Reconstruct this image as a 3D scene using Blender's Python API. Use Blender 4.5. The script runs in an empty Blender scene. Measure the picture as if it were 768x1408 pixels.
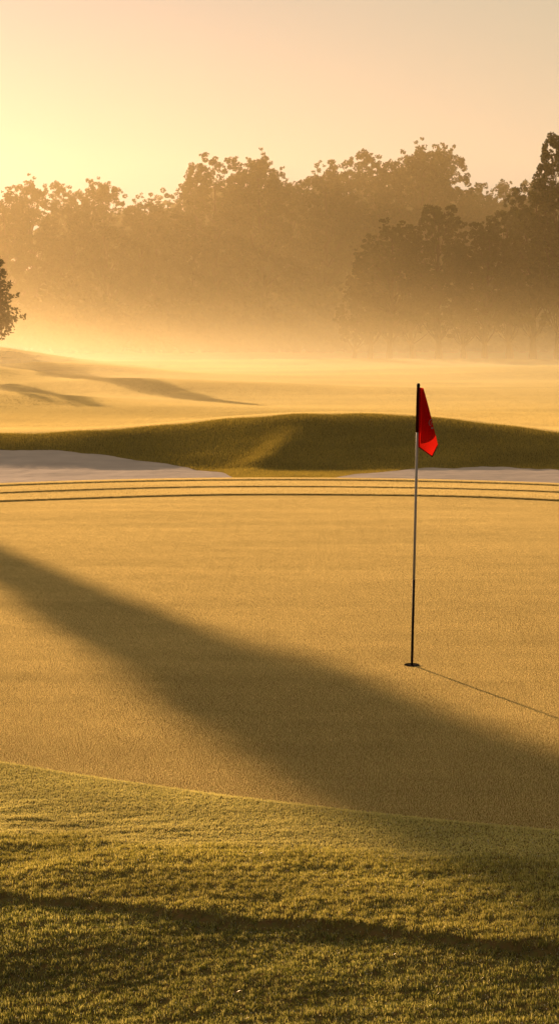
import bpy, bmesh, math, random
import numpy as np
from mathutils import Vector, Matrix, Euler

rng = np.random.default_rng(7)
random.seed(7)
scene = bpy.context.scene
COL = scene.collection
R = math.radians

# ------------------------------------------------------------------ helpers
def link(o, parent=None):
    COL.objects.link(o)
    if parent is not None:
        o.parent = parent
    return o

def tag(o, label=None, cat=None, group=None, kind=None):
    if label: o['label'] = label
    if cat: o['category'] = cat
    if group: o['group'] = group
    if kind: o['kind'] = kind
    return o

def raw_mesh(name, verts, faces_flat, n, mat=None, smooth=False):
    """verts (N,3) array, faces_flat (F*n) int array of n-gons"""
    me = bpy.data.meshes.new(name)
    verts = np.ascontiguousarray(verts, dtype=np.float32)
    faces_flat = np.ascontiguousarray(faces_flat, dtype=np.int32).ravel()
    nf = len(faces_flat) // n
    me.vertices.add(len(verts)); me.vertices.foreach_set('co', verts.ravel())
    me.loops.add(len(faces_flat)); me.loops.foreach_set('vertex_index', faces_flat)
    me.polygons.add(nf)
    me.polygons.foreach_set('loop_start', np.arange(0, nf * n, n, dtype=np.int32))
    if smooth:
        me.polygons.foreach_set('use_smooth', np.ones(nf, dtype=bool))
    me.update(calc_edges=True)
    if mat: me.materials.append(mat)
    return me

def smooth(t):
    t = np.clip(t, 0, 1)
    return t * t * (3 - 2 * t)

def wave_noise(x, y, seed, lam, octaves=3):
    """cheap smooth pseudo-noise: a sum of random plane waves, about -1..1; lam = (lx, ly)"""
    r = np.random.default_rng(seed)
    out = 0; amp = 1; tot = 0
    for o in range(octaves):
        s = 0
        for k in range(7):
            a = r.uniform(0, 2 * math.pi); kx = math.cos(a) / lam[0]; ky = math.sin(a) / lam[1]
            f = r.uniform(.6, 1.4) * 2 ** o * 2 * math.pi
            s = s + np.sin(f * (kx * x + ky * y) + r.uniform(0, 6.28))
        out = out + amp * s / 2.6; tot += amp; amp *= .5
    return out / tot

# ------------------------------------------------------------------ sun / camera numbers
SUN_EL, SUN_AZ = 11.5, -23.5            # degrees; azimuth measured from +Y towards +X
CAM_H, F_PX, HORIZON = 2.52, 2400.0, 455.0
PITCH = math.atan((704 - HORIZON) / F_PX)

# ------------------------------------------------------------------ terrain
def y_front(x): return 9.16 - .45 * x + .05 * x * x
def y_back(x): return 26.75 - .053 * x * x
def y_ridge(x): return 7.08 - .32 * x + .02 * x * x + .035 * np.sin(x * 2.3 + .6) + .02 * np.sin(x * 6.1)

CREST_X = [-30, -18, -12, -8, -6.1, -4.5, -2.9, -1.3, .25, 1.5, 2.8, 4.2, 5.3, 6.1, 8, 12, 20, 30]
CREST_P = [604, 585, 583, 598, 600, 597, 590, 579, 572, 571, 573, 582, 592, 598, 604, 608, 608, 608]  # unseen left end is raised to keep the sun off the left bunker
def crest_py(x):
    """how high the mound stands, as its apparent height seen from the tee side"""
    xs = np.linspace(-30, 30, 601)
    z = np.interp(xs, CREST_X, CREST_P)
    k = np.hanning(15); k /= k.sum()
    return np.interp(x, xs, np.convolve(np.pad(z, 7, mode='edge'), k, mode='valid'))

def crest_y(x): return 36.5 + 1.4 * smooth((np.asarray(x) + 4.5) / 3.5) - 1.1 * smooth((np.asarray(x) - 2.5) / 3.5)      # line of the crest

def gauss(x, y, cx, cy, sx, sy, rot=0.):
    c, s = math.cos(rot), math.sin(rot)
    u = (x - cx) * c + (y - cy) * s; v = -(x - cx) * s + (y - cy) * c
    return np.exp(-.5 * ((u / sx) ** 2 + (v / sy) ** 2))

def height(x, y):
    x = np.asarray(x, float); y = np.asarray(y, float)
    h = .012 * wave_noise(x, y, 3, (7, 9), 2) * smooth((y - 9) / 3) * smooth((29 - y) / 3)
    # the terraced collar behind the green
    s = y - y_back(x)
    lip = .022 * (smooth(s / .07) + smooth((s - 1.12) / .07) + smooth((s - 2.15) / .07)) * smooth((13 - np.abs(x)) / 3)
    near_side = h + lip
    # bunkers and the mound behind
    floor = -.20 + .015 * wave_noise(x, y, 11, (2.5, 2.5), 2)
    yc = crest_y(x)
    A = CAM_H - (crest_py(x) - HORIZON) / F_PX * yc
    t = np.clip((y - 34.0) / (yc - 34.0), 0, 1.25)
    face = floor + (A - floor) * t ** 1.15
    dx, dy = .30, .954                              # a spur running down the face between the bunkers
    u = (x + .1) * dx + (y - 35.2) * dy; v = (x + .1) * dy - (y - 35.2) * dx + .12 * (u ** 2) * .4
    face = face + .10 * np.exp(-.5 * (v / .30) ** 2) * smooth((u + 2.3) / 2.0) * smooth((2.4 - u) / 2.2)
    back = A * (1 - smooth((y - yc - .2) / 9.0)) + .035
    hh = np.clip(.5 + .5 * (back - face) / .16, 0, 1)
    far_side = back * (1 - hh) + face * hh - .16 * hh * (1 - hh)
    ye = y_back(x) + 2.42
    ye = np.where(np.abs(x) > 8, y_back(8) + 2.42 + .25 * (np.abs(x) - 8), ye)
    t = smooth((y - ye) / .9)
    t = np.where(y > 33.5, 1, t)
    z = near_side * (1 - t) + far_side * t
    # rolling fairway
    far = smooth((y - 44) / 10)
    z = z + far * (1.25 * gauss(x, y, -19, 82, 6.0, 3.2, -.10) + 1.5 * gauss(x, y, -22, 118, 6.0, 3.8, -.10)
                   + .75 * gauss(x, y, -13, 99, 5.0, 3.0, -.2) + .45 * gauss(x, y, -13, 61, 5, 2.4, -.15)
                   + .45 * gauss(x, y, -5, 74, 5.5, 3.2, -.30)
                   + .5 * gauss(x, y, 24, 104, 13, 6, .1) + .45 * gauss(x, y, 6, 128, 16, 6, .05)
                   + .08 * wave_noise(x, y, 21, (28, 22), 3))
    # foreground fringe and rough
    sf = y_front(x) - y
    fg = smooth(sf / .05) * .012 + smooth((8.4 - .17 * x - y) / .35) * .02
    r = y - y_ridge(x)
    fg = fg + .036 * (1 + .15 * wave_noise(x, y, 17, (.5, .5), 2)) * smooth((r + 0.015 - .014 * wave_noise(x, y, 19, (.22, .3), 2)) / .03) * smooth((1.25 - r) / .9) * smooth(sf / .5)
    fg = fg + smooth((sf - .2) / 1.2) * (.0080 * wave_noise(x, y, 5, (.42, .17), 3) + .009 * wave_noise(x, y, 8, (1.6, .9), 2))
    fg = fg + smooth(sf / .4) * 0.0014 * wave_noise(x, y, 9, (.35, .18), 2)
    fg = fg - .07 * smooth((7.0 + .1 * x - y) / .5) * smooth((.1 - x) / 1.2) + .09 * smooth((6.0 - y) / 4)
    z = z + np.where(y < 20, fg, 0)
    return z

def spaced(segments):
    out = []
    for a, b, st0, st1 in segments:
        p, st = a, st0
        n = max(1, int(round(2 * abs(b - a) / (st0 + st1))))
        w = np.linspace(st0, st1, n); w = np.cumsum(w) / w.sum()
        out += list(a + (b - a) * np.concatenate([[0], w[:-1]]))
    out.append(segments[-1][1])
    return np.array(out)

xp = spaced([(0, 4, .05, .05), (4, 14, .08, .25), (14, 80, .5, 4), (80, 2500, 6, 300)])
xs = np.concatenate([-xp[::-1][:-1], xp])
ys = spaced([(-2500, -40, 300, 8), (-40, 4, 5, .3), (4, 10.5, .035, .04), (10.5, 22, .15, .15), (22, 41, .06, .08),
             (41, 150, .15, 1.2), (150, 320, 1.5, 6), (320, 3500, 8, 300)])

# ------------------------------------------------------------------ materials
def new_mat(name):
    m = bpy.data.materials.new(name); m.use_nodes = True
    nt = m.node_tree; nt.nodes.clear()
    out = nt.nodes.new('ShaderNodeOutputMaterial')
    return m, nt, out

def N(nt, typ, **kw):
    n = nt.nodes.new(typ)
    for k, v in kw.items(): setattr(n, k, v)
    return n

def ramp(nt, stops):
    n = N(nt, 'ShaderNodeValToRGB'); cr = n.color_ramp
    while len(cr.elements) < len(stops): cr.elements.new(.5)
    for e, (p, c) in zip(cr.elements, stops):
        e.position = p; e.color = (*c, 1)
    return n

def noise(nt, scale, detail=3, vec=None, rough=.5):
    n = N(nt, 'ShaderNodeTexNoise'); n.inputs['Scale'].default_value = scale
    n.inputs['Detail'].default_value = detail; n.inputs['Roughness'].default_value = rough
    if vec is not None: nt.links.new(vec, n.inputs['Vector'])
    return n

def mapping(nt, scale, src=None):
    g = N(nt, 'ShaderNodeNewGeometry'); m = N(nt, 'ShaderNodeMapping')
    m.inputs['Scale'].default_value = scale
    nt.links.new(src or g.outputs['Position'], m.inputs['Vector'])
    return m.outputs['Vector']

def leaf_material(name, c_dark, c_mid, c_light, trans, tint_scale=(1, 1, 1), tint=(.6, 1.25), gloss=.06, rough=.45, t_tint=(1, 1, .6)):
    """thin leaf or blade: diffuse + translucent, colour varied per blade and by patches"""
    m, nt, out = new_mat(name); L = nt.links.new
    g = N(nt, 'ShaderNodeNewGeometry')
    rp = ramp(nt, [(0, c_dark), (.5, c_mid), (1, c_light)])
    L(g.outputs['Random Per Island'], rp.inputs['Fac'])
    nz = noise(nt, 1, 3, mapping(nt, tint_scale))
    mr = N(nt, 'ShaderNodeMapRange'); mr.inputs['From Min'].default_value = .3; mr.inputs['From Max'].default_value = .7
    mr.inputs['To Min'].default_value = tint[0]; mr.inputs['To Max'].default_value = tint[1]
    L(nz.outputs['Fac'], mr.inputs['Value'])
    mul = N(nt, 'ShaderNodeVectorMath', operation='SCALE')
    L(rp.outputs['Color'], mul.inputs[0]); L(mr.outputs['Result'], mul.inputs['Scale'])
    d = N(nt, 'ShaderNodeBsdfDiffuse'); t = N(nt, 'ShaderNodeBsdfTranslucent')
    tt = N(nt, 'ShaderNodeVectorMath', operation='MULTIPLY'); tt.inputs[1].default_value = t_tint
    L(mul.outputs[0], d.inputs['Color']); L(mul.outputs[0], tt.inputs[0]); L(tt.outputs[0], t.inputs['Color'])
    mx = N(nt, 'ShaderNodeMixShader'); mx.inputs['Fac'].default_value = trans
    L(d.outputs[0], mx.inputs[1]); L(t.outputs[0], mx.inputs[2])
    gl = N(nt, 'ShaderNodeBsdfGlossy'); gl.inputs['Roughness'].default_value = rough
    gl.inputs['Color'].default_value = (.9, .9, .85, 1)
    mg = N(nt, 'ShaderNodeMixShader'); mg.inputs['Fac'].default_value = gloss
    L(mx.outputs[0], mg.inputs[1]); L(gl.outputs[0], mg.inputs[2]); L(mg.outputs[0], out.inputs['Surface'])
    return m

def soil_material():
    m, nt, out = new_mat('turf_soil'); L = nt.links.new
    nz = noise(nt, 1, 5, mapping(nt, (.5, .5, .5)))
    nf = noise(nt, 1, 3, mapping(nt, (40, 40, 40)))
    r1 = ramp(nt, [(.3, (.17, .125, .04)), (.7, (.28, .21, .075))]); L(nz.outputs['Fac'], r1.inputs['Fac'])
    mx = N(nt, 'ShaderNodeMixRGB', blend_type='MULTIPLY'); mx.inputs['Fac'].default_value = .5
    L(r1.outputs[0], mx.inputs[1]); L(nf.outputs['Color'], mx.inputs[2])
    d = N(nt, 'ShaderNodeBsdfDiffuse'); L(mx.outputs[0], d.inputs['Color'])
    b = N(nt, 'ShaderNodeBump'); b.inputs['Distance'].default_value = .01; b.inputs['Strength'].default_value = .6
    L(nf.outputs['Fac'], b.inputs['Height']); L(b.outputs[0], d.inputs['Normal'])
    L(d.outputs[0], out.inputs['Surface'])
    return m

def sand_material():
    m, nt, out = new_mat('bunker_sand'); L = nt.links.new
    nz = noise(nt, 1, 4, mapping(nt, (1.2, 3.5, 2)))
    nf = noise(nt, 1, 2, mapping(nt, (60, 60, 60)))
    rk = N(nt, 'ShaderNodeTexWave'); rk.inputs['Scale'].default_value = 5; rk.inputs['Distortion'].default_value = 3.5
    rk.inputs['Detail'].default_value = 3
    rk.bands_direction = 'Y'
    L(mapping(nt, (.25, 1, 1)), rk.inputs['Vector'])
    r1 = ramp(nt, [(.25, (.54, .45, .385)), (.75, (.70, .59, .505))]); L(nz.outputs['Fac'], r1.inputs['Fac'])
    ad = N(nt, 'ShaderNodeMath', operation='MULTIPLY_ADD'); ad.inputs[1].default_value = .5
    L(nf.outputs['Fac'], ad.inputs[0]); L(rk.outputs['Fac'], ad.inputs[2])
    b = N(nt, 'ShaderNodeBump'); b.inputs['Distance'].default_value = .012; b.inputs['Strength'].default_value = .5
    L(ad.outputs[0], b.inputs['Height'])
    p = N(nt, 'ShaderNodeBsdfPrincipled'); p.inputs['Roughness'].default_value = .85
    L(r1.outputs[0], p.inputs['Base Color']); L(b.outputs[0], p.inputs['Normal']); L(p.outputs[0], out.inputs['Surface'])
    return m

def plain_material(name, col, rough=.4, spec=.5, var=.1, scale=30, metallic=0):
    m, nt, out = new_mat(name); L = nt.links.new
    tc = N(nt, 'ShaderNodeTexCoord')
    nz = noise(nt, scale, 4, tc.outputs['Object'])
    r1 = ramp(nt, [(.3, tuple(c * (1 - var) for c in col)), (.7, tuple(c * (1 + var) for c in col))]); L(nz.outputs['Fac'], r1.inputs['Fac'])
    p = N(nt, 'ShaderNodeBsdfPrincipled'); p.inputs['Roughness'].default_value = rough
    p.inputs['Specular IOR Level'].default_value = spec; p.inputs['Metallic'].default_value = metallic
    L(r1.outputs[0], p.inputs['Base Color']); L(p.outputs[0], out.inputs['Surface'])
    return m

def cloth_material(name, col, trans_col, trans=.55):
    m, nt, out = new_mat(name); L = nt.links.new
    tc = N(nt, 'ShaderNodeTexCoord')
    mp = N(nt, 'ShaderNodeMapping'); mp.inputs['Scale'].default_value = (900, 900, 900); L(tc.outputs['Object'], mp.inputs['Vector'])
    nz = noise(nt, 1, 2, mp.outputs[0])
    hs = N(nt, 'ShaderNodeMixRGB', blend_type='MULTIPLY'); hs.inputs['Fac'].default_value = .25; hs.inputs[1].default_value = (*col, 1)
    L(nz.outputs['Fac'], hs.inputs[2])
    d = N(nt, 'ShaderNodeBsdfDiffuse'); L(hs.outputs[0], d.inputs['Color'])
    t = N(nt, 'ShaderNodeBsdfTranslucent'); t.inputs['Color'].default_value = (*trans_col, 1)
    mx = N(nt, 'ShaderNodeMixShader'); mx.inputs['Fac'].default_value = trans
    L(d.outputs[0], mx.inputs[1]); L(t.outputs[0], mx.inputs[2]); L(mx.outputs[0], out.inputs['Surface'])
    return m

def haze_material(name, high, low, fall, aniso, col=(1, .82, .43)):
    """mist that thins out with height and drifts in wisps"""
    m, nt, out = new_mat(name); L = nt.links.new
    g = N(nt, 'ShaderNodeNewGeometry'); sx = N(nt, 'ShaderNodeSeparateXYZ'); L(g.outputs['Position'], sx.inputs[0])
    dv = N(nt, 'ShaderNodeMath', operation='DIVIDE'); dv.inputs[1].default_value = -fall; L(sx.outputs['Z'], dv.inputs[0])
    ex = N(nt, 'ShaderNodeMath', operation='EXPONENT'); L(dv.outputs[0], ex.inputs[0])
    nz = noise(nt, 1, 2, mapping(nt, (.012, .03, .12)))
    mr = N(nt, 'ShaderNodeMapRange'); mr.inputs['From Min'].default_value = .3; mr.inputs['From Max'].default_value = .7
    mr.inputs['To Min'].default_value = .45 * low; mr.inputs['To Max'].default_value = 1.55 * low; L(nz.outputs['Fac'], mr.inputs['Value'])
    ma = N(nt, 'ShaderNodeMath', operation='MULTIPLY_ADD')
    hi = N(nt, 'ShaderNodeMapRange'); hi.interpolation_type = 'SMOOTHSTEP'      # the tall haze hangs among the trees only
    hi.inputs['From Min'].default_value = 95; hi.inputs['From Max'].default_value = 150
    hi.inputs['To Min'].default_value = 0; hi.inputs['To Max'].default_value = high
    L(sx.outputs['Y'], hi.inputs['Value']); L(hi.outputs[0], ma.inputs[2])
    lo = N(nt, 'ShaderNodeMapRange'); lo.interpolation_type = 'SMOOTHSTEP'
    lo.inputs['From Min'].default_value = 60; lo.inputs['From Max'].default_value = 125
    lo.inputs['To Min'].default_value = .65; lo.inputs['To Max'].default_value = 1; L(sx.outputs['Y'], lo.inputs['Value'])
    ml = N(nt, 'ShaderNodeMath', operation='MULTIPLY'); L(ex.outputs[0], ml.inputs[0]); L(lo.outputs[0], ml.inputs[1])
    L(ml.outputs[0], ma.inputs[0]); L(mr.outputs[0], ma.inputs[1])
    v = N(nt, 'ShaderNodeVolumeScatter'); v.inputs['Anisotropy'].default_value = aniso
    v.inputs['Color'].default_value = (*col, 1); L(ma.outputs[0], v.inputs['Density'])
    L(v.outputs[0], out.inputs['Volume'])
    return m

def bark_material():
    m, nt, out = new_mat('bark'); L = nt.links.new
    nz = noise(nt, 1, 5, mapping(nt, (6, 6, 1.2)))
    r1 = ramp(nt, [(.3, (.05, .035, .022)), (.7, (.13, .10, .07))]); L(nz.outputs['Fac'], r1.inputs['Fac'])
    b = N(nt, 'ShaderNodeBump'); b.inputs['Distance'].default_value = .05; L(nz.outputs['Fac'], b.inputs['Height'])
    d = N(nt, 'ShaderNodeBsdfDiffuse'); L(r1.outputs[0], d.inputs['Color']); L(b.outputs[0], d.inputs['Normal'])
    L(d.outputs[0], out.inputs['Surface'])
    return m

M_soil = soil_material(); M_sand = sand_material(); M_bark = bark_material()
M_green = leaf_material('putting_grass', (.82, .76, .40), (.89, .82, .46), (.95, .88, .52), .80, (.25, 1.9, 1), (.86, 1.04), .05, .42, (1, .895, .68))
M_fringe = leaf_material('rough_grass', (.44, .43, .20), (.78, .72, .38), (.96, .86, .53), .72, (1.6, 3.4, 1), (.76, 1.04), .08, .36)
M_rough = leaf_material('rough_grass', (.13, .15, .035), (.55, .50, .14), (1.0, .90, .48), .72, (1.2, 2.6, 1), (.62, 1.08), .10, .30)
M_rough_shade = leaf_material('shaded_rough_grass', (.05, .075, .016), (.27, .28, .06), (1.0, .92, .46), .70, (1.2, 2.6, 1), (.6, 1.08), .12, .30)  # greener below the furrow, and darkened in colour for the slope's shade
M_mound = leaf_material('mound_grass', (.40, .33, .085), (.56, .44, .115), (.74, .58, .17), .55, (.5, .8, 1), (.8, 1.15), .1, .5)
M_fair = leaf_material('fairway_grass', (.80, .66, .44), (.89, .74, .51), (.95, .81, .57), .80, (.05, .16, .1), (.80, 1.04), .05, .42)
M_leaf = leaf_material('tree_leaf', (.03, .036, .010), (.05, .056, .015), (.085, .085, .024), .35, (.2, .2, .2), (.75, 1.25), .03, .5, (1.3, 1.2, .5))
M_needle = leaf_material('needle_leaf', (.022, .032, .010), (.038, .048, .014), (.06, .068, .022), .25, (.2, .2, .2), (.8, 1.2), .03, .5, (1.2, 1.1, .5))

# ------------------------------------------------------------------ ground sheet
X, Y = np.meshgrid(xs, ys)
Z = height(X, Y)
nx, ny = len(xs), len(ys)
idx = np.arange(nx * ny).reshape(ny, nx)
quads = np.stack([idx[:-1, :-1], idx[:-1, 1:], idx[1:, 1:], idx[1:, :-1]], -1)
ground = bpy.data.objects.new('ground', raw_mesh('ground', np.stack([X, Y, Z], -1).reshape(-1, 3), quads, 4, M_soil, True))
link(ground); tag(ground, kind='structure')

# ------------------------------------------------------------------ sand bunkers
LB = ([-10.5, -9.5, -8, -5.76, -4.2, -2.7, -1.8, -1.1, -.75], [31.5, 34.4, 35.3, 35.5, 35.35, 34.8, 34.25, 33.4, 31.6])
RB = ([.7, 1.4, 2.4, 3.6, 4.5, 5.4, 6.8, 8.0, 8.8], [31.6, 32.95, 34.0, 34.3, 34.3, 34.0, 33.3, 32.4, 31.2])
def sand_top(x, B): return np.interp(x, B[0], B[1])
def in_sand(x, y, grow=0.):
    m = np.zeros(np.shape(x), bool)
    for B in (LB, RB):
        m |= (x > B[0][0] - grow) & (x < B[0][-1] + grow) & (y > y_back(x) + 2.95 - grow) & (y < sand_top(x, B) + .05 * np.sin(x * 5) + grow)
    return m
def sand_sheet(B, label):
    u = np.linspace(B[0][0], B[0][-1], 150); v = np.linspace(0, 1, 50)
    U, V = np.meshgrid(u, v)
    y0 = y_back(U) + 2.9; y1 = sand_top(U, B) + .05 * np.sin(U * 5)
    y1 = np.maximum(y1, y0 + .02)
    Yy = y0 + (y1 - y0) * V
    Zz = height(U, Yy) + .02 + .006 * wave_noise(U, Yy, 31, (.5, .35), 2)
    i = np.arange(150 * 50).reshape(50, 150)
    q = np.stack([i[:-1, :-1], i[:-1, 1:], i[1:, 1:], i[1:, :-1]], -1)
    o = bpy.data.objects.new('sand_bunker', raw_mesh('sand_bunker', np.stack([U, Yy, Zz], -1).reshape(-1, 3), q, 4, M_sand, True))
    link(o); tag(o, label, 'sand bunker', None, 'structure')
sand_sheet(LB, 'large pale sand bunker under the left end of the grassy mound')
sand_sheet(RB, 'small pale sand bunker behind the flagstick below the right end of the mound')

# ------------------------------------------------------------------ grass
def blade_arrays(x, y, z, h, w, segs=1, lean=.35, yaw_spread=.5):
    n = len(x)                                     # grain: how far the blades turn from facing the sun, set so to brighten them
    yaw = -R(SUN_AZ) + rng.normal(0, yaw_spread, n); la = rng.uniform(0, 2 * math.pi, n); lm = np.abs(rng.normal(0, lean, n)) * h
    bx, by = np.cos(yaw) * w / 2, np.sin(yaw) * w / 2
    tx, ty = np.cos(la) * lm, np.sin(la) * lm
    zz = np.zeros(n)
    base = np.stack([x, y, z], -1)
    if segs == 1:
        v = np.stack([base + np.stack([-bx, -by, zz], -1), base + np.stack([bx, by, zz], -1), base + np.stack([tx, ty, h], -1)], 1)
        f = np.arange(3 * n)
        return v.reshape(-1, 3), f, 3
    mid = base + np.stack([tx * .3, ty * .3, h * .6], -1)
    v = np.stack([base + np.stack([-bx, -by, zz], -1), base + np.stack([bx, by, zz], -1),
                  mid + np.stack([bx * .8, by * .8, zz], -1), mid - np.stack([bx * .8, by * .8, zz], -1),
                  base + np.stack([tx, ty, h], -1)], 1)
    o = (np.arange(n) * 5)[:, None]
    f = (np.array([0, 1, 2, 0, 2, 3, 3, 2, 4])[None] + o)
    return v.reshape(-1, 3), f, 3

def tile_object(name, size, n, h, hv, w, mat, lean=.35):
    m = int(round(math.sqrt(n))); n = m * m; gx, gy = np.meshgrid(np.arange(m), np.arange(m))
    x = ((gx.ravel() + rng.uniform(0, 1, n)) / m - .5) * size; y = ((gy.ravel() + rng.uniform(0, 1, n)) / m - .5) * size
    hh = h * (1 + hv * rng.normal(0, 1, n)).clip(.35, 2)
    v, f, k = blade_arrays(x, y, np.full(n, -.002), hh, w * rng.uniform(.7, 1.3, n), 1, lean)
    return bpy.data.objects.new(name, raw_mesh(name, v, f, k, mat))

def scatter(name, tiles, px, py, scale_z, mat, label):
    """one 'stuff' object: a patch of turf instanced on every point, tilted with the ground"""
    pz = height(px, py); e = .15
    gx = (height(px + e, py) - height(px - e, py)) / (2 * e); gy = (height(px, py + e) - height(px, py - e)) / (2 * e)
    n = len(px)
    me = bpy.data.meshes.new(name)
    me.vertices.add(n); me.vertices.foreach_set('co', np.stack([px, py, pz], -1).astype(np.float32).ravel())
    spin = rng.integers(0, 2, n) * math.pi
    rot = np.zeros((n, 3), np.float32)
    for i in range(n):
        nrm = Vector((-gx[i], -gy[i], 1)).normalized()
        q = Vector((0, 0, 1)).rotation_difference(nrm)
        rot[i] = (q.to_matrix() @ Matrix.Rotation(spin[i], 3, 'Z')).to_euler()[:]
    a = me.attributes.new('rot', 'FLOAT_VECTOR', 'POINT'); a.data.foreach_set('vector', rot.ravel())
    a = me.attributes.new('sz', 'FLOAT_VECTOR', 'POINT')
    sz = np.ones((n, 3), np.float32); sz[:, 2] = scale_z; a.data.foreach_set('vector', sz.ravel())
    a = me.attributes.new('pick', 'INT', 'POINT'); a.data.foreach_set('value', rng.integers(0, len(tiles), n).astype(np.int32))
    me.materials.append(mat)
    ob = link(bpy.data.objects.new(name, me)); tag(ob, label, 'grass', None, 'stuff')
    ng = bpy.data.node_groups.new(name, 'GeometryNodeTree')
    ng.interface.new_socket('Geometry', in_out='INPUT', socket_type='NodeSocketGeometry')
    ng.interface.new_socket('Geometry', in_out='OUTPUT', socket_type='NodeSocketGeometry')
    gi = ng.nodes.new('NodeGroupInput'); go = ng.nodes.new('NodeGroupOutput')
    mp = ng.nodes.new('GeometryNodeMeshToPoints'); ip = ng.nodes.new('GeometryNodeInstanceOnPoints')
    join = ng.nodes.new('GeometryNodeJoinGeometry')
    for t in reversed(tiles):
        oi = ng.nodes.new('GeometryNodeObjectInfo'); oi.inputs['Object'].default_value = t
        oi.inputs['As Instance'].default_value = True
        ng.links.new(oi.outputs['Geometry'], join.inputs[0])
    def attr(nm, typ):
        x = ng.nodes.new('GeometryNodeInputNamedAttribute'); x.data_type = typ; x.inputs['Name'].default_value = nm
        return x.outputs['Attribute']
    ng.links.new(gi.outputs[0], mp.inputs['Mesh']); ng.links.new(mp.outputs[0], ip.inputs['Points'])
    ng.links.new(join.outputs[0], ip.inputs['Instance'])
    ip.inputs['Pick Instance'].default_value = True
    ng.links.new(attr('pick', 'INT'), ip.inputs['Instance Index'])
    e2r = ng.nodes.new('FunctionNodeEulerToRotation'); ng.links.new(attr('rot', 'FLOAT_VECTOR'), e2r.inputs[0])
    ng.links.new(e2r.outputs[0], ip.inputs['Rotation']); ng.links.new(attr('sz', 'FLOAT_VECTOR'), ip.inputs['Scale'])
    ng.links.new(ip.outputs[0], go.inputs[0])
    md = ob.modifiers.new('turf', 'NODES'); md.node_group = ng
    return ob

def grid_points(x0, x1, y0, y1, step):
    gx, gy = np.meshgrid(np.arange(x0 + step / 2, x1, step), np.arange(y0 + step / 2, y1, step))
    return gx.ravel(), gy.ravel()

PIN = (1.003, 13.06)
def turf_strip(name, x0, x1, y0, y1, per_m2, h, w, mat, keep, label, hv=.25, lean=.35, segs=1, yaw_spread=.5):
    """turf grown blade by blade where an edge has to be followed"""
    st = per_m2 ** -.5
    gx, gy = np.meshgrid(np.arange(x0, x1, st, dtype=np.float32), np.arange(y0, y1, st, dtype=np.float32))
    x = gx.ravel() + rng.uniform(0, st, gx.size); y = gy.ravel() + rng.uniform(0, st, gx.size)
    k = keep(x, y); x, y = x[k], y[k]
    hh = h * (1 + hv * rng.normal(0, 1, len(x)).clip(-2, 2.5))
    v, f, kk = blade_arrays(x, y, height(x, y) - .002, hh, w * rng.uniform(.7, 1.3, len(x)), segs, lean, yaw_spread)
    o = link(bpy.data.objects.new(name, raw_mesh(name, v, f, kk, mat)))
    tag(o, label, 'grass', None, 'stuff')
    return o
# the putting green: patches inside, blade by blade along its edges and round the hole
gt = [tile_object('putting_turf', .25, 1600, .0068, .15, .0034, M_green, .3) for _ in range(4)]
px, py = grid_points(-11, 11, 8.4, 30.3, .25)
def green_cell(cx, cy):
    c = .126
    ok = np.hypot(cx - PIN[0], cy - PIN[1]) > .22
    for ax in (-c, c):
        for ay in (-c, c):
            ok &= (cy + ay > y_front(cx + ax) + .02) & (cy + ay < y_back(cx + ax) - .03)
    return ok
keep = green_cell(px, py)
px, py = px[keep], py[keep]
scatter('green_grass', gt, px, py, rng.uniform(.92, 1.08, len(px)), M_green, 'short golden grass of the putting green')
def edge_keep(x, y):
    cx = np.floor((x + 11) / .25) * .25 - 11 + .125; cy = np.floor((y - 8.4) / .25) * .25 + 8.4 + .125
    return (y > y_front(x)) & (y < y_back(x)) & ~green_cell(cx, cy) & (np.hypot(x - PIN[0], y - PIN[1]) > .059)
turf_strip('edge_grass', -11, 11, 8.2, 27, 25600, .0068, .0034, M_green, edge_keep, 'close cut golden grass along the edge of the putting green', .15)
turf_strip('collar_grass', -11, 11, 20, 30.6, 7000, .013, .0075, M_green,
           lambda x, y: (y > y_back(x)) & (y < y_back(x) + 2.85), 'golden collar grass in three narrow terraces behind the putting green')
# foreground fringe and rough, blade by blade
def foreground():
    n = 1150000
    x = rng.uniform(-3.0, 3.0, n); y = rng.uniform(5.4, 10.9, n)
    sf = y_front(x) - y
    k = (sf > -.02) & (np.abs(x) < .35 + .24 * y)
    x, y, sf = x[k], y[k], sf[k]
    split = y < 8.25 - .17 * x + .10 * wave_noise(x, y, 43, (.9, .5), 2) + rng.normal(0, .06, len(x))
    under_ridge = y < y_ridge(x) - .02 + .03 * rng.normal(0, 1, len(x))
    for kind in ('fringe_grass', 'rough_grass', 'shaded_rough_grass'):
        rough = kind != 'fringe_grass'
        q = (split == rough) & (under_ridge if kind == 'shaded_rough_grass' else ~under_ridge)
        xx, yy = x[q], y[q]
        cl = wave_noise(xx, yy, 41, (.10, .06), 2)
        keep = rng.uniform(0, 1, len(xx)) < ((.74 + .25 * np.clip(cl, -1, 1)) if rough else .95)
        xx, yy, cl = xx[keep], yy[keep], cl[keep]
        h = (.0150 * (1 + .45 * cl) if rough else .0105 * (1 + .12 * cl)) * rng.uniform(.6, 1.35, len(xx))
        w = (.0029 if rough else .0032) * rng.uniform(.7, 1.3, len(xx))
        v, f, kk = blade_arrays(xx, yy, height(xx, yy) - .003, np.maximum(h, .005), w, 2, .42 if rough else .35, .75 if rough else .5)
        nm = kind
        o = link(bpy.data.objects.new(nm, raw_mesh(nm, v, f, kk, {'rough_grass': M_rough, 'fringe_grass': M_fringe}.get(kind, M_rough_shade))))
        tag(o, 'greener dewy rough grass, darkened for slope shade, below the furrow in the foreground' if kind == 'shaded_rough_grass' else 'golden rough grass above the furrow in the foreground' if rough else 'finely cut fringe grass between the green and the rough', 'grass', None, 'stuff')
foreground()
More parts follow.
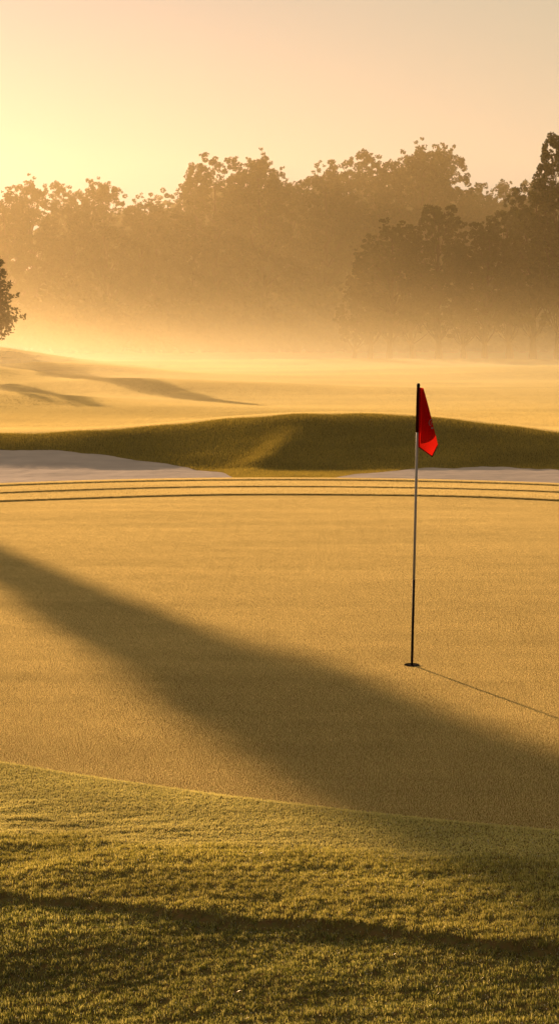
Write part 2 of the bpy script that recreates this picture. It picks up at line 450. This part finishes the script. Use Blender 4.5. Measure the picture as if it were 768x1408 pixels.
def dew():
    """drops of dew hanging at the blade tips"""
    n = 9000
    x = rng.uniform(-2.4, 2.4, n); y = rng.uniform(5.6, 9.9, n)
    k = (y < y_front(x) - .03) & (np.abs(x) < .3 + .22 * y); x, y = x[k], y[k]
    z = height(x, y) + rng.uniform(.008, .019, len(x)); rr = rng.uniform(.0010, .0024, len(x))[:, None, None]
    o8 = np.array([(1, 0, 0), (0, 1, 0), (-1, 0, 0), (0, -1, 0), (0, 0, 1.15), (0, 0, -1)])
    v = np.stack([x, y, z], -1)[:, None] + o8[None] * rr
    f = np.array([0, 1, 4, 1, 2, 4, 2, 3, 4, 3, 0, 4, 1, 0, 5, 2, 1, 5, 3, 2, 5, 0, 3, 5])[None] + 6 * np.arange(len(x))[:, None]
    o = link(bpy.data.objects.new('dew', raw_mesh('dew', v.reshape(-1, 3), f, 3, M_dew, True)))
    tag(o, 'tiny dew drops glinting on the foreground grass', 'dew', None, 'stuff')
M_dew = leaf_material('dew', (.85, .86, .82), (.9, .9, .88), (.95, .95, .92), .7, gloss=.3, rough=.2, t_tint=(1, 1, .95), tint=(.95, 1.05))
dew()
# the mound and the bunker surrounds
def mound_keep(x, y):
    return (y > y_back(x) + 2.75) & ~in_sand(x, y, -.03) & (y > 29) & (y < crest_y(x) + .35 + .1 * np.sin(x * 4))
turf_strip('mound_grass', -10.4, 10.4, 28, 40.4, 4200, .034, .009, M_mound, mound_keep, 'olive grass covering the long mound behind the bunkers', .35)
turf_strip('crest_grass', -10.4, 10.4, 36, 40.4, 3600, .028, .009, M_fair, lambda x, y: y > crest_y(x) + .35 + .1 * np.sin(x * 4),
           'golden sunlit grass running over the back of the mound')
mt = [tile_object('mound_turf', .4, 700, .03, .3, .009, M_fair) for _ in range(4)]
px, py = grid_points(-16, 16, 27.6, 52.0, .4)
keep = ((py > 40.4) | (np.abs(px) > 10.4)) & (py > np.minimum(30, y_back(px) + 2.9)) & ~in_sand(px, py, .2)
px, py = px[keep], py[keep]
scatter('far_mound_grass', mt, px, py, rng.uniform(.8, 1.25, len(px)), M_fair, 'golden grass on the far slope and the ends of the mound')
# fairway out to the trees
ft = [tile_object('fairway_turf', 1.0, 1500, .026, .3, .016, M_fair) for _ in range(4)]
px, py = grid_points(-40, 40, 46, 112, 1.0)
keep = (np.abs(px) < 8 + .27 * py)
px, py = px[keep], py[keep]
scatter('fairway_grass', ft, px, py, rng.uniform(.85, 1.15, len(px)), M_fair, 'golden fairway grass on the rolling ground behind the mound')
ft2 = [tile_object('far_turf', 2.0, 2600, .03, .35, .024, M_fair) for _ in range(4)]
px, py = grid_points(-70, 70, 112, 252, 2.0)
keep = (np.abs(px) < 8 + .3 * py)
px, py = px[keep], py[keep]
scatter('far_fairway_grass', ft2, px, py, rng.uniform(.8, 1.2, len(px)), M_fair, 'golden mist covered fairway grass reaching to the trees')

# ------------------------------------------------------------------ trees
def tube(bm, pts, radii, sides=8):
    rings = []
    for i, p in enumerate(pts):
        p = Vector(p)
        d = (Vector(pts[min(i + 1, len(pts) - 1)]) - Vector(pts[max(i - 1, 0)])).normalized()
        a = d.orthogonal().normalized(); b = d.cross(a)
        rings.append([bm.verts.new(p + (a * math.cos(2 * math.pi * k / sides) + b * math.sin(2 * math.pi * k / sides)) * radii[i]) for k in range(sides)])
    for r0, r1 in zip(rings, rings[1:]):
        for k in range(sides):
            bm.faces.new((r0[k], r0[(k + 1) % sides], r1[(k + 1) % sides], r1[k]))
    bm.faces.new(rings[-1]); bm.faces.new(rings[0][::-1])

def bm_mesh(name, bm, mat, smooth_=True):
    me = bpy.data.meshes.new(name)
    bmesh.ops.recalc_face_normals(bm, faces=bm.faces)
    bm.to_mesh(me); bm.free()
    if smooth_:
        me.polygons.foreach_set('use_smooth', np.ones(len(me.polygons), bool))
    me.materials.append(mat)
    return me

def leaf_cloud(centres, radii, per, size, r):
    """leaf clumps: quads scattered in small balls"""
    vs = []
    for c, rad in zip(centres, radii):
        n = max(6, int(per * rad ** 2))
        d = r.normal(0, 1, (n, 3)); d /= np.linalg.norm(d, axis=1)[:, None]
        p = c + d * (rad * r.uniform(.35, 1, (n, 1)) ** .6) * np.array([1, 1, .8])
        u = r.normal(0, 1, (n, 3)); u /= np.linalg.norm(u, axis=1)[:, None]
        w = np.cross(u, r.normal(0, 1, (n, 3))); w /= np.linalg.norm(w, axis=1)[:, None] + 1e-9
        s = size * r.uniform(.6, 1.4, (n, 1))
        vs.append(np.stack([p - u * s, p - w * s * .55, p + u * s, p + w * s * .55], 1))
    v = np.concatenate(vs)
    return v.reshape(-1, 3)

def broadleaf(seed, H, W, base, form, per=95, size=.14):
    """returns trunk mesh, crown mesh; form: list of (z fraction, radius fraction)"""
    r = np.random.default_rng(seed); pr = random.Random(seed)
    bm = bmesh.new()
    lean = r.normal(0, .03, 2)
    tp = [(lean[0] * z * H + .12 * math.sin(z * 5 + seed), lean[1] * z * H + .1 * math.cos(z * 4 + seed) - .1, z * H) for z in np.linspace(0, .92, 9)]
    tp[0] = (tp[0][0], tp[0][1], -.4)
    tr = [H * .019 * (1 - .9 * t) + .03 for t in np.linspace(0, 1, 9)]
    tr[0] *= 1.45
    tube(bm, tp, tr, 9)
    centres, radii, lobes = [], [], []
    zf = [f[0] for f in form]; rf = [f[1] for f in form]
    # lobes of the crown, each carried by a limb
    nl = int(30 + H * 1.2)
    for i in range(nl):
        t = base + (1 - base) * ((i + r.uniform(0, 1)) / nl)
        rad = np.interp((t - base) / (1 - base), zf, rf) * W / 2
        a = i * 2.4 + r.uniform(-.5, .5)
        q = r.uniform(.45, .95) * rad
        c = np.array([math.cos(a) * q + lean[0] * t * H, math.sin(a) * q + lean[1] * t * H, t * H])
        lobes.append(c)
        t0 = max(base * .7, t - .16)
        k = int(t0 / .92 * 8)
        s = Vector(tp[min(k, 8)]); m = (s + Vector(c)) / 2 + Vector((0, 0, -.03 * H * pr.random()))
        lr = tr[min(k, 8)] * .4
        tube(bm, [s, m, Vector(c)], [lr, lr * .6, .025], 5)
        lob = W * r.uniform(.11, .17)
        airy = t > .74                                # the top of the crown is open: small clumps with sky between them
        for j in range(int(r.integers(9, 15))):
            d = r.normal(0, 1, 3); d /= np.linalg.norm(d)
            centres.append(c + d * lob * (r.uniform(.5, 1.3) if airy else r.uniform(.35, 1.0)) * np.array([1, 1, .85]))
            radii.append((r.uniform(.20, .42) if airy else r.uniform(.26, .62)) * H / 20)
    # sprays standing out of the top so that the outline breaks up
    for j in range(46):
        t = r.uniform(.72, .985); rad = np.interp((t - base) / (1 - base), zf, rf) * W / 2
        top = [c_ for c_ in lobes if c_[2] > .68 * H]
        b_ = top[int(r.integers(0, len(top)))]; d = r.normal(0, 1, 3); d[2] = abs(d[2]); d /= np.linalg.norm(d)
        c = b_ + d * W * .125
        for q in range(3):
            centres.append(c + r.normal(0, .3 * H / 20, 3)); radii.append(r.uniform(.2, .42) * H / 20)
    v = leaf_cloud(centres, radii, per * 3.2 / (H / 20) ** 2, size * H / 20, r)
    crown = raw_mesh('crown', v, np.arange(len(v)), 4, M_leaf)
    return bm_mesh('trunk', bm, M_bark), crown

def conifer(seed, H, W, base, narrow=False, per=150, prof=None, size=.085):
    r = np.random.default_rng(seed)
    bm = bmesh.new()
    tp = [(.02 * math.sin(z * 7), .02 * math.cos(z * 5), z * H) for z in np.linspace(0, 1, 8)]; tp[0] = (0, 0, -.3)
    tube(bm, tp, [H * .02 * (1 - .93 * t) + .01 for t in np.linspace(0, 1, 8)], 8)
    centres, radii = [], []
    n = int(H * (13 if not narrow else 20))
    for i in range(n):
        t = base + (1 - base) * (i / n)
        f = (t - base) / (1 - base)
        rad = W / 2 * ((1 - f) ** (.75 if not narrow else .35)) * (1 if f > .08 else .7) * r.uniform(.7, 1.12)
        if prof: rad = np.interp(t * H, prof[0], prof[1]) * r.uniform(.75, 1.1)
        a = i * 2.39996
        L_ = max(.12, rad)
        s = Vector((0, 0, t * H)); e = Vector((math.cos(a) * L_, math.sin(a) * L_, t * H + .10 * L_))
        tube(bm, [s, (s + e) / 2 + Vector((0, 0, -.05 * L_)), e], [.03, .02, .008], 4)
        for q in np.arange(.2, 1.01, .16):
            p = np.array(s.lerp(e, q)); centres.append(p + r.normal(0, .06, 3)); radii.append(.16 + .16 * L_ * (1.15 - q) * (1 if not narrow else 1.3))
    v = leaf_cloud(centres, radii, per, size, r)
    crown = raw_mesh('crown', v, np.arange(len(v)), 4, M_needle)
    return bm_mesh('trunk', bm, M_bark), crown

def plant_tree(name, meshes, x, y, s, rz, label, group=None, cat='tree', sxy=1.):
    root = bpy.data.objects.new(name, None); link(root)
    root.location = (x, y, float(height(x, y))); root.rotation_euler = (0, 0, rz); root.scale = (s * sxy, s * sxy, s)
    root.empty_display_size = .5
    tag(root, label, cat, group)
    for nm, me in zip(('trunk', 'crown'), meshes):
        link(bpy.data.objects.new(nm, me), root)
    return root

ROUND = [(0, .75), (.2, .9), (.45, 1), (.7, .85), (.9, .5), (1, .2)]
TALL = [(0, .8), (.25, .85), (.55, .9), (.8, .75), (.95, .45), (1, .15)]
OPEN = [(0, .7), (.3, .8), (.6, .9), (.85, 1.0), (1, .55)]
PROTO = [broadleaf(101, 20, 10, .05, ROUND), broadleaf(102, 20, 9, .05, TALL), broadleaf(103, 20, 11, .06, OPEN),
         broadleaf(104, 20, 9.5, .05, ROUND), broadleaf(105, 20, 10, .06, OPEN)]
NEARP = [broadleaf(201, 14, 8.0, .24, ROUND, 110, .14), broadleaf(202, 14, 7.0, .24, TALL, 110, .14), broadleaf(203, 14, 8.4, .24, ROUND, 110, .14)]

def px_x(px, Yd): return (px - 384) / F_PX * Yd
def top_h(py, Yd): return CAM_H + (HORIZON - py) / F_PX * Yd

BACK = [(-62, 288, 214, 0), (-25, 282, 210, 3), (12, 276, 208, 1), (58, 261, 212, 0), (104, 267, 216, 4), (150, 261, 210, 3), (194, 284, 214, 1),
        (226, 288, 220, 0), (262, 264, 208, 2), (300, 236, 205, 4), (334, 242, 210, 1), (364, 231, 206, 0), (402, 262, 214, 3), (448, 243, 208, 1),
        (486, 243, 212, 2), (524, 226, 206, 4), (562, 216, 204, 0), (604, 220, 208, 3), (644, 268, 214, 1), (688, 264, 210, 2), (722, 268, 212, 0),
        (770, 262, 214, 3), (822, 256, 210, 1), (880, 262, 212, 4)]
SECOND = [(-45, 305, 240, 1), (35, 300, 243, 2), (82, 292, 246, 1), (126, 296, 240, 0), (172, 300, 244, 3), (212, 306, 240, 4), (246, 302, 246, 1), (282, 280, 242, 0),
          (318, 270, 240, 3), (384, 275, 244, 2), (426, 280, 240, 0), (468, 272, 246, 1), (506, 262, 240, 3), (546, 250, 244, 2), (584, 250, 240, 1),
          (626, 282, 244, 0), (668, 290, 240, 4), (706, 290, 246, 3), (748, 285, 240, 1), (796, 280, 244, 2)]
ORD = ['first', 'second', 'third', 'fourth', 'fifth', 'sixth', 'seventh', 'eighth', 'ninth', 'tenth', 'eleventh', 'twelfth', 'thirteenth',
       'fourteenth', 'fifteenth', 'sixteenth', 'seventeenth', 'eighteenth', 'nineteenth', 'twentieth']
def in_frame(px_): return -20 < px_ < 788
seen = 0
for i, (px_, py_, Yd, k) in enumerate(BACK):
    H = top_h(py_, Yd)
    lab = 'hazy broadleaf tree of the far treeline beyond the edge of the photo'
    if in_frame(px_):
        lab = 'hazy broadleaf tree, %s from the left along the skyline of the far treeline' % ORD[seen]; seen += 1
    plant_tree('broadleaf_tree', PROTO[k], px_x(px_, Yd), Yd, H / 20, i * 1.7, lab, 'trees along the skyline of the far treeline', sxy=.95)
for i, (px_, py_, Yd, k) in enumerate(SECOND):
    H = top_h(py_, Yd)
    plant_tree('broadleaf_tree', PROTO[k], px_x(px_, Yd), Yd, H / 20, i * 2.3 + 1, 'faint tree filling the gaps behind the skyline trees of the far treeline',
               'trees behind the skyline trees', sxy=1.1)
def shrub(seed):
    r = np.random.default_rng(seed); bm = bmesh.new(); cs, rs = [], []
    for j in range(9):
        a = j * 2.4; q = r.uniform(.4, 1.5); e = Vector((math.cos(a) * q, math.sin(a) * q, r.uniform(1.2, 2.9)))
        tube(bm, [(0, 0, -.2), tuple(e * .5 + Vector((0, 0, .2))), tuple(e)], [.09, .05, .015], 5)
        for q in range(7): cs.append(np.array(e) + r.normal(0, .5, 3)); rs.append(r.uniform(.35, .7))
        for q in range(3): cs.append(np.array(e) * .5 + r.normal(0, .4, 3)); rs.append(r.uniform(.3, .55))
    v = leaf_cloud(cs, rs, 70, .2, r)
    return bm_mesh('trunk', bm, M_bark), raw_mesh('crown', v, np.arange(len(v)), 4, M_leaf)
SHRUBS = [shrub(401), shrub(402), shrub(403)]
for i in range(30):
    px_ = -60 + i * 29 + random.uniform(-9, 9); Yd = random.uniform(196, 203)
    plant_tree('shrub', SHRUBS[i % 3], px_x(px_, Yd), Yd, random.uniform(1.1, 1.9), i * 1.1,
               'mist veiled shrub growing at the foot of the far treeline', 'shrubs at the foot of the far treeline', 'shrub', 1.25)
for i in range(19):
    px_ = -50 + i * 46 + random.uniform(-8, 8); Yd = random.uniform(252, 258)
    H = top_h(float(np.interp(px_, [0, 200, 300, 420, 560, 640, 768], [292, 305, 262, 278, 245, 285, 285])), Yd)
    plant_tree('broadleaf_tree', PROTO[i % 5], px_x(px_, Yd), Yd, H / 20, i * 1.9, 'faint tree filling the gaps behind the skyline trees of the far treeline',
               'trees behind the skyline trees', sxy=1.25)
NEAR = [(486, 388, 158, 0), (507, 342, 156, 1), (534, 316, 152, 2), (566, 332, 158, 0), (601, 294, 154, 1), (634, 342, 150, 2), (664, 316, 147, 0),
        (700, 300, 156, 1), (733, 262, 152, 2), (764, 203, 147, 1), (800, 216, 150, 0), (842, 250, 152, 2)]
for i, (px_, py_, Yd, k) in enumerate(NEAR):
    H = top_h(py_, Yd)
    lab = ('dark broadleaf tree, %s from the left in the nearer grove behind the flagstick' % ORD[i]) if in_frame(px_) else 'dark broadleaf tree of the nearer grove beyond the edge of the photo'
    plant_tree('broadleaf_tree', NEARP[k], px_x(px_, Yd), Yd, H / 14, i * 1.3, lab, 'trees of the nearer grove', sxy=max(.8, min(1.0, 13 / H)))

plant_tree('conifer_tree', conifer(301, 7.4, 4.2, .28, per=300, size=.105), px_x(-16, 95), 95, 1., .4, 'small dark conifer at the left edge of the photo beyond the rolling mounds')
plant_tree('broadleaf_tree', NEARP[0], -20.5, 88, .46, 1., 'small round tree left of the photo, shading the near fairway', None, sxy=1.5)
plant_tree('broadleaf_tree', NEARP[2], -27.5, 128, .62, 2., 'small round tree left of the photo, shading the far hump', None)
plant_tree('cypress_tree', conifer(302, 19.5, 2.3, .12, True, 300, ([2, 9.0, 9.7, 10.45, 11.1, 12.1, 13.7, 16, 19.5], [.3, .25, .36, .6, .88, 1.05, 1.2, .9, .1]), .15), -21.6, 61.45, 1., 0., 'tall dense conifer left of the photo, casting the long shadow over the green')

# ------------------------------------------------------------------ flagstick, flag, hole
M_white = plain_material('white_paint', (.62, .60, .58), .5, .2, .05, 40)
M_black = plain_material('black_paint', (.012, .011, .010), .6, .2, .2, 40)
M_cup = plain_material('cup_plastic', (.006, .005, .004), .95, .05, .2, 60)
M_flag = cloth_material('red_flag_cloth', (.15, .016, .010), (.85, .022, .012), .5)
M_hem = cloth_material('dark_flag_hem', (.09, .02, .014), (.10, .01, .006), .2)
M_mark = cloth_material('pale_emblem_thread', (.45, .40, .40), (.3, .2, .2), .3)

bx, by = PIN; bz = float(height(bx, by))
stick = bpy.data.objects.new('flagstick', None); link(stick); stick.location = (bx, by, bz)
tag(stick, 'white and black flagstick standing in the hole with a red flag', 'flagstick')
HP = 2.13
LX = .032                                                   # the top leans a little to the right
def pole_x(z): return LX * z / HP
def pole(name, z0, z1, r0, r1, mat):
    bm = bmesh.new(); tube(bm, [(pole_x(z0), 0, z0), (pole_x((z0 + z1) / 2), 0, (z0 + z1) / 2), (pole_x(z1), 0, z1)], [r0, (r0 + r1) / 2, r1], 16)
    return link(bpy.data.objects.new(name, bm_mesh(name, bm, mat)), stick)
pole('lower_pole', -.05, .655, .0100, .0098, M_black)
pole('upper_pole', .656, HP - .03, .0098, .0092, M_white)
bm = bmesh.new()
tube(bm, [(pole_x(HP - .03), 0, HP - .03), (pole_x(HP), 0, HP - .012), (pole_x(HP), 0, HP - .004), (pole_x(HP), 0, HP + .006)], [.0108, .0130, .0130, .007], 16)
link(bpy.data.objects.new('finial', bm_mesh('finial', bm, M_black)), stick)

# flag: cloth hanging in folds; local x to the right, z up. px positions -> metres at 183 px per metre
def fp(px, py): return (px - 570.0) / 183.0 + 0.0, (916 - py) / 183.0 + .0
def ruled(left, right, nu, nv, yfun):
    """a sheet between two polylines given from top to bottom"""
    def samp(pl, n):
        pl = np.array(pl, float); d = np.r_[0, np.cumsum(np.linalg.norm(np.diff(pl, axis=0), axis=1))]
        t = np.linspace(0, d[-1], n); return np.stack([np.interp(t, d, pl[:, 0]), np.interp(t, d, pl[:, 1])], -1)
    a, b = samp(left, nv), samp(right, nv)
    u = np.linspace(0, 1, nu)[None, :, None]
    p = a[:, None] * (1 - u) + b[:, None] * u
    vv = np.linspace(0, 1, nv)[:, None] * np.ones((1, nu)); uu = u[..., 0] * np.ones((nv, 1))
    q = np.array([fp(*k) for k in p.reshape(-1, 2)]).reshape(nv, nu, 2)
    yy = yfun(uu, vv)
    return np.stack([q[..., 0], yy, q[..., 1]], -1)
def sheet_mesh(name, grids, mat):
    V, Fq, o = [], [], 0
    for g in grids:
        nv, nu = g.shape[:2]; i = np.arange(nv * nu).reshape(nv, nu) + o
        V.append(g.reshape(-1, 3)); Fq.append(np.stack([i[:-1, :-1], i[1:, :-1], i[1:, 1:], i[:-1, 1:]], -1).reshape(-1, 4)); o += nv * nu
    return raw_mesh(name, np.concatenate(V), np.concatenate(Fq), 4, mat, True)
flag = bpy.data.objects.new('flag', None); link(flag, stick)
# front leaf of the fold: full outline, one layer thick
right_edge = [(582.5, 531.5), (588, 551), (594, 573), (598, 589), (600.5, 599), (602.6, 609), (594.6, 625.5)]
left_edge = [(577.2, 530.5), (576.8, 560), (576.4, 590), (576.0, 606), (576.2, 612.5)]
front = ruled(left_edge, right_edge, 18, 44, lambda u, v: -.012 - .035 * np.sin(u * 2.6) * (.4 + .6 * v) + .012 * np.sin(v * 9 + u * 3) * u)
# two folds lying behind the upper half: they keep the sun off it
right_b = [(582.4, 531.6), (588, 551.5), (594, 573), (597.4, 587), (598.6, 594)]
left_b = [(577.2, 531), (576.8, 560), (576.4, 590), (576.2, 600), (576.2, 606)]
mid = ruled(left_b, right_b, 18, 40, lambda u, v: .016 + .02 * np.sin(u * 2.9) * (.4 + .6 * v) - .028 * u ** 4)
rear = ruled([(577.2, 531), (576.8, 560), (576.4, 589)], [(582, 531.8), (587, 551.5), (592.5, 573), (595.5, 586), (596.5, 592)], 18, 40, lambda u, v: .034 + .03 * np.sin(u * 2.4) * (.3 + .7 * v))
cloth = link(bpy.data.objects.new('cloth', sheet_mesh('cloth', [front, mid, rear], M_flag)), flag)
hb = [(576.3, 612.5), (585.5, 619), (594.6, 625.5), (598.6, 617.3), (602.4, 609.2)]
hi_ = [(576.6, 611.0), (585.6, 617.4), (594.2, 623.4), (597.6, 616.6), (601.2, 609.2)]
hem = ruled(hi_, hb, 4, 30, lambda u, v: -.056 - .012 * np.sin(v * 3.1) + 0 * u)
link(bpy.data.objects.new('edge_hem', sheet_mesh('edge_hem', [hem], M_hem)), flag)
# hem sleeve round the pole
bm = bmesh.new()
zt, zb = fp(0, 530)[1], fp(0, 592)[1]
tube(bm, [(pole_x(z), 0, z) for z in np.linspace(zb, zt, 6)], [.0125, .0132, .0130, .0133, .0128, .0115], 14)
link(bpy.data.objects.new('hem_sleeve', bm_mesh('hem_sleeve', bm, M_hem)), flag)
# emblem: a small round crest cut by the fold edge, a little mark under it
bm = bmesh.new()
def ring(cx, cy, r0, r1, a0, a1, n, sx=1.):
    last = None
    for k in range(n + 1):
        a = a0 + (a1 - a0) * k / n
        pts = []
        for rr in (r0, r1):
            X_, Z_ = fp(cx + math.cos(a) * rr * sx, cy - math.sin(a) * rr)
            pts.append(bm.verts.new((X_, -.058, Z_)))
        if last: bm.faces.new((last[0], last[1], pts[1], pts[0]))
        last = pts
ring(593.3, 578.5, 3.9, 4.9, R(60), R(262), 20, .8)
ring(593.6, 578.8, 1.2, 2.0, R(20), R(300), 14, .8)
ring(594.4, 585.6, .2, 1.5, 0, R(350), 10, 1.2)
em = link(bpy.data.objects.new('emblem', bm_mesh('emblem', bm, M_mark, False)), flag)

hole = bpy.data.objects.new('golf_hole', None); link(hole); hole.location = (bx, by, bz)
tag(hole, 'round dark hole with plastic liner at the foot of the flagstick', 'golf hole')
bm = bmesh.new()
prof = [(.056, .0075), (.0525, .0085), (.050, .006), (.048, .004)]
rings = [[bm.verts.new((r_ * math.cos(a), r_ * math.sin(a), z_)) for a in np.linspace(0, 2 * math.pi, 40, endpoint=False)] for r_, z_ in [(.058, .0)] + prof]
for r0, r1 in zip(rings, rings[1:]):
    for k in range(40): bm.faces.new((r0[k], r0[(k + 1) % 40], r1[(k + 1) % 40], r1[k]))
link(bpy.data.objects.new('rim', bm_mesh('rim', bm, M_cup)), hole)
bm = bmesh.new()
bm.faces.new([bm.verts.new((.049 * math.cos(a), .049 * math.sin(a), .0035)) for a in np.linspace(0, 2 * math.pi, 40, endpoint=False)])
link(bpy.data.objects.new('cup_liner', bm_mesh('cup_liner', bm, M_cup, False)), hole)
# ------------------------------------------------------------------ mist
def mist_box(name, x0, x1, y0, y1, z0, z1, mat, label, bump=0.):
    n, m = 24, 24
    u, v = np.meshgrid(np.linspace(x0, x1, n), np.linspace(y0, y1, m))
    top = z1 + bump * wave_noise(u, v, 77, (90, 70), 2)
    a = np.stack([u, v, top], -1).reshape(-1, 3); b = np.stack([u, v, np.full_like(u, z0)], -1).reshape(-1, 3)
    i = np.arange(n * m).reshape(m, n)
    fq = [(i[r, c], i[r, c + 1], i[r + 1, c + 1], i[r + 1, c]) for r in range(m - 1) for c in range(n - 1)]
    o = n * m
    fq += [(d + o, c + o, b_ + o, a_ + o) for a_, b_, c, d in fq]
    edge = list(i[0]) + list(i[1:, -1]) + list(i[-1, ::-1][1:]) + list(i[::-1, 0][1:])
    for p, q in zip(edge, edge[1:]): fq.append((p, p + o, q + o, q))
    me = raw_mesh(name, np.concatenate([a, b]), np.array(fq), 4, mat)
    ob = link(bpy.data.objects.new(name, me)); tag(ob, label, 'mist', None, 'stuff')
    return ob
mist_box('mist', -54, 110, 54, 270, -3, 28, haze_material('mist', .0029, .024, 2.3, .62), 'golden morning mist, thickest low over the fairway before the trees')

# ------------------------------------------------------------------ light
w = bpy.data.worlds.new('World'); scene.world = w; w.use_nodes = True
nt = w.node_tree; nt.nodes.clear()
sky = N(nt, 'ShaderNodeTexSky'); sky.sky_type = 'NISHITA'; sky.sun_disc = False
sky.sun_elevation = R(SUN_EL); sky.sun_rotation = R(SUN_AZ)
sky.altitude = 0; sky.air_density = 1.0; sky.dust_density = 3.0; sky.ozone_density = .5
SKY = .0095
tint = N(nt, 'ShaderNodeVectorMath', operation='MULTIPLY'); tint.inputs[1].default_value = (1.0, .60, .74)
nt.links.new(sky.outputs[0], tint.inputs[0])
# the even glow of the hazy air: strongest round the sun, fading towards the zenith and the far side of the sky
tc = N(nt, 'ShaderNodeTexCoord'); dot = N(nt, 'ShaderNodeVectorMath', operation='DOT_PRODUCT')
dot.inputs[1].default_value = (math.sin(R(SUN_AZ)) * math.cos(R(SUN_EL)), math.cos(R(SUN_AZ)) * math.cos(R(SUN_EL)), math.sin(R(SUN_EL)))
nt.links.new(tc.outputs['Generated'], dot.inputs[0])
gr = ramp(nt, [(0, (.11, .10, .085)), (.5, (.20, .17, .125)), (.80, (.44, .36, .26)), (.92, (.62, .515, .33)), (1, (.66, .525, .36))])
mr = N(nt, 'ShaderNodeMapRange'); mr.inputs['From Min'].default_value = -1; mr.inputs['From Max'].default_value = 1
nt.links.new(dot.outputs['Value'], mr.inputs['Value']); nt.links.new(mr.outputs[0], gr.inputs['Fac'])
bg = N(nt, 'ShaderNodeBackground'); bg.inputs['Strength'].default_value = SKY
bg2 = N(nt, 'ShaderNodeBackground'); nt.links.new(gr.outputs['Color'], bg2.inputs['Color'])
ads = N(nt, 'ShaderNodeAddShader')
wo = N(nt, 'ShaderNodeOutputWorld')
nt.links.new(tint.outputs[0], bg.inputs['Color']); nt.links.new(bg.outputs[0], ads.inputs[0]); nt.links.new(bg2.outputs[0], ads.inputs[1])
nt.links.new(ads.outputs[0], wo.inputs['Surface'])

sd = bpy.data.lights.new('sun', 'SUN'); sd.energy = 5.0; sd.angle = R(.53); sd.color = (1, .585, .29)
so = link(bpy.data.objects.new('sun', sd))
S = Vector((math.sin(R(SUN_AZ)) * math.cos(R(SUN_EL)), math.cos(R(SUN_AZ)) * math.cos(R(SUN_EL)), math.sin(R(SUN_EL))))
so.rotation_euler = (-S).to_track_quat('-Z', 'Y').to_euler(); so.location = S * 60

# ------------------------------------------------------------------ camera / render
cd = bpy.data.cameras.new('camera'); cam = link(bpy.data.objects.new('camera', cd))
cd.sensor_fit = 'VERTICAL'; cd.sensor_height = 36; cd.lens = 36 * F_PX / 1408
cd.clip_start = .1; cd.clip_end = 6000
cam.location = (0, 0, CAM_H); cam.rotation_euler = (R(90) - PITCH, 0, 0)
scene.camera = cam
scene.view_settings.view_transform = 'Standard'; scene.view_settings.look = 'None'
scene.view_settings.exposure = 0; scene.view_settings.gamma = 1
scene.render.engine = 'CYCLES'
cy = scene.cycles
cy.use_denoising = True
try:
    cy.denoiser = 'OPENIMAGEDENOISE'; cy.denoising_input_passes = 'RGB_ALBEDO_NORMAL'; cy.denoising_prefilter = 'ACCURATE'
except Exception: pass
cy.max_bounces = 9; cy.diffuse_bounces = 5; cy.glossy_bounces = 2; cy.transmission_bounces = 4; cy.transparent_max_bounces = 4
cy.volume_bounces = 1; cy.sample_clamp_indirect = 4; cy.sample_clamp_direct = 0
cy.caustics_reflective = False; cy.caustics_refractive = False
